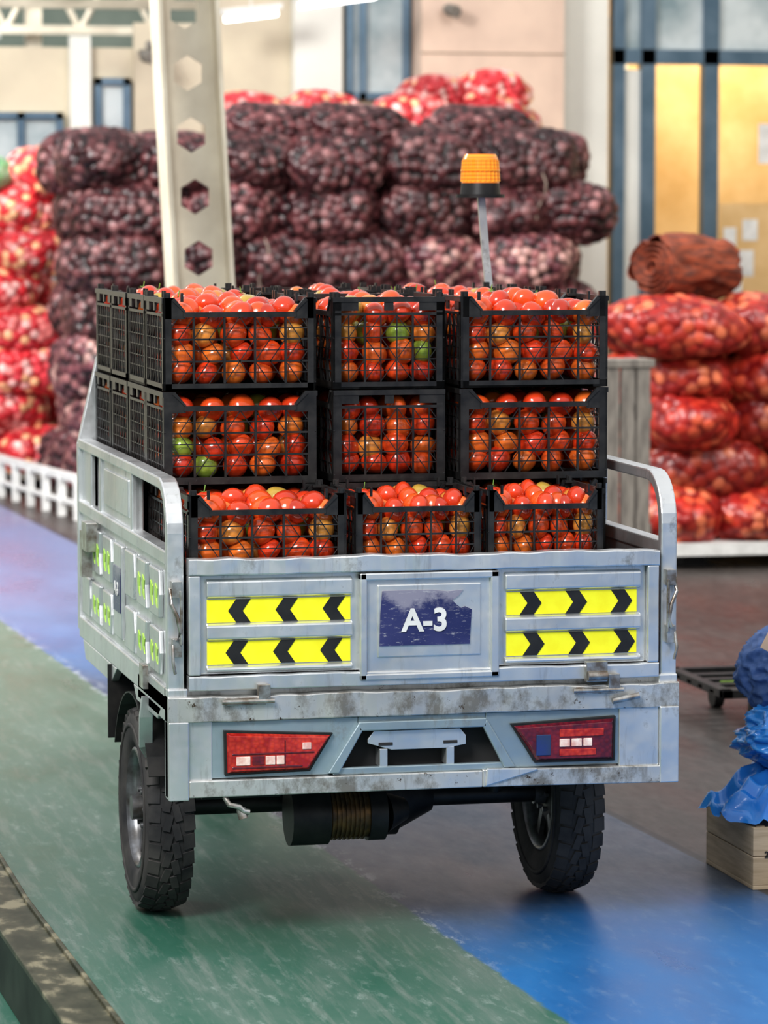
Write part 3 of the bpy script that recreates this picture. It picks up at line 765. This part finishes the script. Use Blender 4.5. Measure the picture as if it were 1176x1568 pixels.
m.bx(Xc-.12,Xc+.42,CY-.2,CY+.2,0,.02)
m.obj('castellated_steel_column',[M_cream])

# ---------------------------------------------------------------- walls
M_wallc=simple('cream_wall',(.66,.59,.45),(.52,.46,.36),1.5,.7)
M_wallw=simple('pale_wall',(.80,.80,.74),(.70,.70,.65),1.5,.7)
M_stone=simple('pinkish_stone_cladding',(.78,.60,.48),(.68,.52,.42),3,.5)
M_joint=simple('joint',(.35,.27,.2),None,4,.8)
M_bframe=simple('blue_grey_frame',(.08,.14,.20),(.13,.20,.27),4,.35,.4)
M_ochre=simple('ochre_interior_wall',(.78,.55,.28),(.60,.38,.15),2,.7)
M_glass=simple('window_glass',(.22,.30,.33),(.60,.66,.67),1.8,.12)
WY=16.5
m=MB(); m.bx(2.95,6.04,WY,WY+.2,0,5.2,0); m.bx(3.62,3.98,WY-.12,WY,0,5.2,1); m.obj('wall_back',[M_wallc,M_wallw])
m=MB(); m.bx(-7,2.95,WY,WY+.2,0,3.02,0); m.bx(1.98,2.13,WY-.1,WY,0,3.1,1); m.bx(2.45,2.95,WY-.06,WY,0,3.2,0)
m.obj('wall_left',[M_wallc,M_wallw])
m=MB(); m.bx(4.52,5.60,WY-.35,WY-.01,0,5.2,0); 
for z in(1.0,1.99,2.985,3.98): m.bx(4.515,5.605,WY-.354,WY-.34,z,z+.012,1)
m.bx(5.60,6.02,WY-.08,WY-.01,0,5.2,2)
m.obj('stone_clad_pilaster',[M_stone,M_joint,M_wallw])
def window(name,x0,x1,z0,z1,mull,y=WY-.02):
    m=MB(); f=.05
    m.bx(x0,x1,y-.02,y,z0,z1,1)
    m.bx(x0,x0+f,y-.06,y-.02,z0,z1,0); m.bx(x1-f,x1,y-.06,y-.02,z0,z1,0); m.bx(x0,x1,y-.06,y-.02,z0,z0+f,0); m.bx(x0,x1,y-.06,y-.02,z1-f,z1,0)
    for q in mull: m.bx(q,q+.05,y-.06,y-.02,z0,z1,0)
    m.obj(name,[M_bframe,M_glass])
window('window_1',4.02,4.50,2.66,4.4,[4.12])
window('window_2',1.35,1.93,1.2,2.55,[1.6])
window('window_3',2.16,2.42,2.1,2.80,[])
# glazed entrance right
m=MB()
for a,b_ in((6.07,6.16),(6.29,6.40),(6.78,6.90),(7.42,7.54),(8.1,8.22)): m.bx(a,b_,WY-.05,WY+.05,0,5.2,0)
m.bx(6.07,8.95,WY-.05,WY+.05,2.94,3.05,0); m.bx(6.07,8.95,WY-.04,WY+.04,0,.12,0); m.bx(6.07,8.95,WY-.03,WY+.03,3.95,4.02,0)
m.bx(6.16,6.29,WY-.01,WY+.01,.1,2.9,2)
m.bx(6.07,8.95,WY+.0,WY+.02,3.05,5.2,1)
m.obj('door_1',[M_bframe,M_glass,M_wallw])
m=MB(); m.bx(5.9,8.95,18.2,18.3,0,5.2,0); m.bx(5.9,6.04,WY+.25,18.2,0,5.2,0); m.bx(6.55,6.70,18.15,18.2,0,3.4,1); m.bx(7.35,7.4,18.15,18.2,0,3.4,1)
m.bx(5.9,8.95,WY+.25,18.3,3.6,3.7,1)
m.obj('wall_inner',[M_ochre,M_wallw])
m=MB(); m.bx(9.0,9.2,-4,18.3,0,5.2,0); m.obj('wall_right',[M_wallc])
m=MB()
for (x,z,w,h) in((6.93,1.50,.10,.22),(7.05,1.35,.12,.20),(6.95,1.2,.13,.22),(7.08,1.62,.12,.16),(7.2,2.2,.12,.3)):
    m.bx(x,x+w,WY-.096,WY-.092,z,z+h,0)
m.bx(6.9,7.42,WY-.092,WY-.08,1.1,1.9,1)
m.obj('notice_board',[M_white,M_ochre])
# far hall seen above low wall
m=MB(); m.bx(-9,9,30,30.2,0,8,0); m.obj('wall_far',[simple('far_wall',(.26,.30,.25),(.18,.22,.18),1,.8)])
m=MB()
for y in(20,24):
    m.tube([(-6,y,4.2),(9,y,4.2)],.05,rect=(.09,.09)); m.tube([(-6,y,3.55),(9,y,3.55)],.05,rect=(.08,.08))
    k=-6
    while k<9: m.cyl((k,y,3.55),(k+.35,y,4.2),.03,0,8); m.cyl((k+.35,y,4.2),(k+.7,y,3.55),.03,0,8); k+=.7
m.tube([(1.2,CY+.3,5.2),(2.0,14,4.6),(2.2,20,4.2)],.05,rect=(.12,.1))
for x in(-3,2.6,8.5): m.bx(x,x+.15,24.1,24.25,0,4.2)
m.obj('roof_truss',[M_cream])
M_tube,nt,b=newmat('fluorescent_tube'); b.inputs['Emission Color'].default_value=(1,.98,.95,1); b.inputs['Emission Strength'].default_value=6
b.inputs['Base Color'].default_value=(1,1,1,1)
for i,(x,y,z,l,tilt) in enumerate(((3.02,15.9,3.20,.38,.05),(3.50,15.6,3.28,.55,.08),(1.5,19.5,3.2,.3,0),(2.0,19.6,3.65,.4,0))):
    m=MB(); m.cyl((x,y,z),(x+l,y,z+tilt),.022,0,12); m.prism([(x-.03,y-.05,z+.03),(x+l+.03,y-.05,z+tilt+.03),(x+l+.03,y-.05,z+tilt+.07),(x-.03,y-.05,z+.07)],(0,.1,0),1); m.cyl((x+l/2,y,z+tilt/2+.06),(x+l/2,y,z+1.9 if y<18 else z+.6),.006,1,6)
    m.obj('fluorescent_lamp',[M_tube,M_white])
m=MB()
m.cyl((2.50,16.2,2.95),(2.53,16.0,2.93),.05,0,14); m.bx(2.48,2.54,16.18,16.43,2.97,3.0,0); m.cyl((2.56,16.15,3.0),(2.50,16.1,3.03),.03,0,12)
m.obj('security_camera',[M_greywood])
m=MB(); m.cyl((4.70,16.05,3.30),(4.73,15.95,3.28),.045,0,14); m.bx(4.68,4.74,16.03,16.14,3.30,3.33,0)
m.obj('security_camera',[M_greywood])

# ---------------------------------------------------------------- steel kerb rail (left front)
m=MB()
pa=[Vector((-.40,2.0,0)),Vector((-.40,.0,0)),Vector((-.36,-1.5,0)),Vector((-.28,-4.0,0))]
M_kerb,nt,b=newmat('polished_rail')
nk=noise_node(nt,9,5,stretch=(1.6,1,1)); r_=ramp(nt,nk.outputs[0],[(.40,(.022,.026,.012)),(.55,(.06,.06,.035)),(.64,(.22,.20,.13))]); nt.links.new(r_.outputs[0],b.inputs['Base Color'])
b.inputs['Roughness'].default_value=.42; b.inputs['Specular IOR Level'].default_value=.25
M_kerbd=simple('kerb_side',(.010,.014,.010),(.03,.042,.03),6,.5,spec=.15)
m.tube([p+Vector((0,0,.145)) for p in pa],.01,0,up=(0,0,1),rect=(.014,.115))
m.tube([p+Vector((-.05,0,.07)) for p in pa],.01,1,up=(0,0,1),rect=(.14,.012))
m.tube([p+Vector((.045,0,.070)) for p in pa],.01,1,up=(0,0,1),rect=(.14,.012))
m.tube([p+Vector((.052,0,.155)) for p in pa],.01,0,up=(0,0,1),rect=(.012,.012))
m.obj('steel_kerb_rail',[M_kerb,M_kerbd],None,.003)

# ---------------------------------------------------------------- right foreground: wooden box, blue bags
m=MB()
bx0,by0=1.665,.46
for k in range(2):
    m.bx(bx0,bx0+.5,by0,by0+.012,.012+k*.08,.090+k*.08); m.bx(bx0,bx0+.5,by0+.388,by0+.40,.012+k*.08,.090+k*.08)
    m.bx(bx0,bx0+.012,by0+.012,by0+.388,.012+k*.08,.090+k*.08); m.bx(bx0+.488,bx0+.5,by0+.012,by0+.388,.012+k*.08,.090+k*.08)
m.bx(bx0,bx0+.5,by0,by0+.4,0,.012)
for x in(bx0+.012,bx0+.463):
    for y in(by0+.012,by0+.363): m.bx(x,x+.025,y,y+.025,.01,.172)
m.bx(bx0+.012,bx0+.488,by0+.012,by0+.388,.15,.160)
WB=m.obj('wooden_produce_box',[M_wood],None,.002)
text('date_stamp','20/08/24',.024,(bx0+.075,by0-.002,.095),(R(90),0,0),M_tapeblk,WB,.0006)
def crumple(name,c,r,seed,mat,amp=.12,zmin=None,sharp=True,dens=2.6):
    bm=bmesh.new(); bmesh.ops.create_icosphere(bm,subdivisions=6,radius=1); off=Vector((seed*7.3,seed*3.1,0))
    for v in bm.verts:
        n=v.co.normalized(); a=noise.noise(n*1.5+off)
        q=n*dens+off+Vector((noise.noise(n*2+off),noise.noise(n*2-off),0))*.6
        dd,_=noise.voronoi(q); e=min(1,(dd[1]-dd[0])*1.6)
        dd2,_=noise.voronoi(q*2.3); e2=min(1,(dd2[1]-dd2[0])*1.6)
        s=1+amp*(1.8*a+1.5*(1-e)**1.5-.9*dd[0]+.55*(1-e2)**1.5)
        p=Vector((n.x*r[0],n.y*r[1],n.z*r[2]))*s+Vector(c)
        if zmin is not None: p.z=max(p.z,zmin+.004*abs(a))
        v.co=p
    for f in bm.faces: f.smooth=True
    me=bpy.data.meshes.new(name); bm.to_mesh(me); bm.free(); me.materials.append(mat); return me
def drape(name,cx,cy,ztop,zmin,rad,seed,mat):
    nr,na=60,200; vs=[];fs=[]; off=Vector((seed*5.1,seed,0))
    for i in range(nr+1):
        t=i/nr
        for j in range(na):
            a=2*math.pi*j/na; d=Vector((math.cos(a),math.sin(a),0))
            edge=1+.30*noise.noise(d*1.8+off)+.10*noise.noise(d*5+off)
            rr=rad*t*edge
            fold=math.sin(a*6+4*noise.noise(d*1.2+off)+t*1.5)*.6+math.sin(a*13+5*noise.noise(d*1.6+off)-t*2)*.35
            h=(1-t**1.8)
            pos=Vector((d.x*rr,d.y*rr,0))
            z=zmin+(ztop-zmin)*h+fold*.028*t*(1.15-t*.4)+.035*noise.noise(pos*8+off)+.016*(1-abs(noise.noise(pos*16+off))*3)
            rr+=fold*.018*t
            vs.append((cx+d.x*rr,cy+d.y*rr*.8,max(zmin+.002,z)))
    for i in range(nr):
        for j in range(na): fs.append((i*na+j,i*na+(j+1)%na,(i+1)*na+(j+1)%na,(i+1)*na+j))
    me=bpy.data.meshes.new(name); me.from_pydata(vs,[],fs); me.materials.append(mat)
    for p in me.polygons: p.use_smooth=True
    return me
P=empty('blue_plastic_bags')
mkobj('bag_lower',drape('bag_lower',1.89,.66,.33,.176,.29,1,M_bluebag),P)
mkobj('bag_middle',crumple('bag_middle',(1.91,.66,.385),(.20,.18,.085),4,M_bluebag,.13,dens=1.8),P)
mkobj('bag_upper',crumple('bag_upper',(1.94,.74,.55),(.20,.18,.14),2,M_bluedark,.08,dens=2.4),P)
m=MB(); m.box((1.80,.60,.675),(.13,.008,.09),0,Matrix.Rotation(R(-62),3,'Y')); m.box((1.88,.66,.69),(.16,.11,.07),0,Matrix.Rotation(R(-30),3,'Y')); m.obj('cardboard_flap',[M_card],P)
# trolley further back
m=MB()
m.bx(2.50,3.4,3.2,3.24,.11,.14); m.bx(2.50,3.4,3.8,3.84,.11,.14); m.bx(2.50,2.54,3.2,3.84,.11,.14); m.bx(3.36,3.4,3.2,3.84,.11,.14)
for k in range(4): m.bx(2.50,3.4,3.3+k*.13,3.35+k*.13,.115,.13)
for x in(2.66,3.28):
    for y in(3.3,3.75): m.cyl((x-.018,y,.045),(x+.018,y,.045),.045,0,16); m.bx(x-.025,x+.025,y-.02,y+.02,.05,.12)
m.obj('platform_trolley',[M_blk],None,.002)
m=MB()
for k in range(3): m.tube([(2.54+.1*k,3.35+.05*k,.150),(2.69+.1*k,3.3,.156),(2.89,3.35+.1*k,.148)],.004+.002*k)
m.obj('green_onion_stalks',[M_calyx])

# ---------------------------------------------------------------- lights
def area(name,loc,tgt,size,e,col=(1,1,1),sy=None):
    l=bpy.data.lights.new(name,'AREA'); l.energy=e; l.size=size; l.color=col
    if sy: l.shape='RECTANGLE'; l.size_y=sy
    o=bpy.data.objects.new(name,l); scene.collection.objects.link(o); o.location=loc
    o.rotation_euler=(Vector(tgt)-Vector(loc)).to_track_quat('-Z','Y').to_euler(); return o
area('skylight_panel_1',(-2.6,-4.2,5.0),(.6,.5,.6),2.0,420,(1,.995,.985))
area('skylight_panel_2',(-3,7.5,6),(2.2,12.5,1),2.6,950,(1,.98,.96))
area('skylight_panel_3',(5.5,4.5,6),(4.5,12,1.2),3,330,(1,.97,.93))
area('interior_lamp',(7.4,17.3,3.5),(7.2,17.9,1),1,60,(1,.9,.72))
area('hall_lamp',(1,22,6),(2,30,3),3,300)
w=bpy.data.worlds.new('World'); scene.world=w; w.use_nodes=True
nt=w.node_tree; bg=nt.nodes['Background']
tc=N(nt,'ShaderNodeTexCoord'); sx=N(nt,'ShaderNodeSeparateXYZ'); nt.links.new(tc.outputs['Generated'],sx.inputs[0])
nn=N(nt,'ShaderNodeTexNoise'); nn.inputs['Scale'].default_value=3.0; nt.links.new(tc.outputs['Generated'],nn.inputs['Vector'])
zz=math_(nt,'ADD',sx.outputs[2],math_(nt,'MULTIPLY',math_(nt,'SUBTRACT',nn.outputs[0],.5),.6))
rw=ramp(nt,zz,[(0,(.14,.142,.15)),(.12,(.42,.43,.45)),(.30,(.90,.93,.98)),(.8,(1.0,1.0,1.0))])
nt.links.new(rw.outputs[0],bg.inputs[0]); bg.inputs[1].default_value=.92
# ---------------------------------------------------------------- camera
cam=bpy.data.cameras.new('Camera'); co=bpy.data.objects.new('Camera',cam); scene.collection.objects.link(co); scene.camera=co
co.location=(-1.317,-8.112,1.81); co.rotation_euler=(R(90-4.99),0,R(-12.9))
cam.sensor_fit='VERTICAL'; cam.sensor_height=36; cam.lens=119.4; cam.clip_end=200
cam.dof.use_dof=True; cam.dof.focus_distance=8.35; cam.dof.aperture_fstop=5.0
scene.view_settings.view_transform='Standard'; scene.view_settings.look='None'; scene.view_settings.exposure=.12; scene.view_settings.gamma=.90
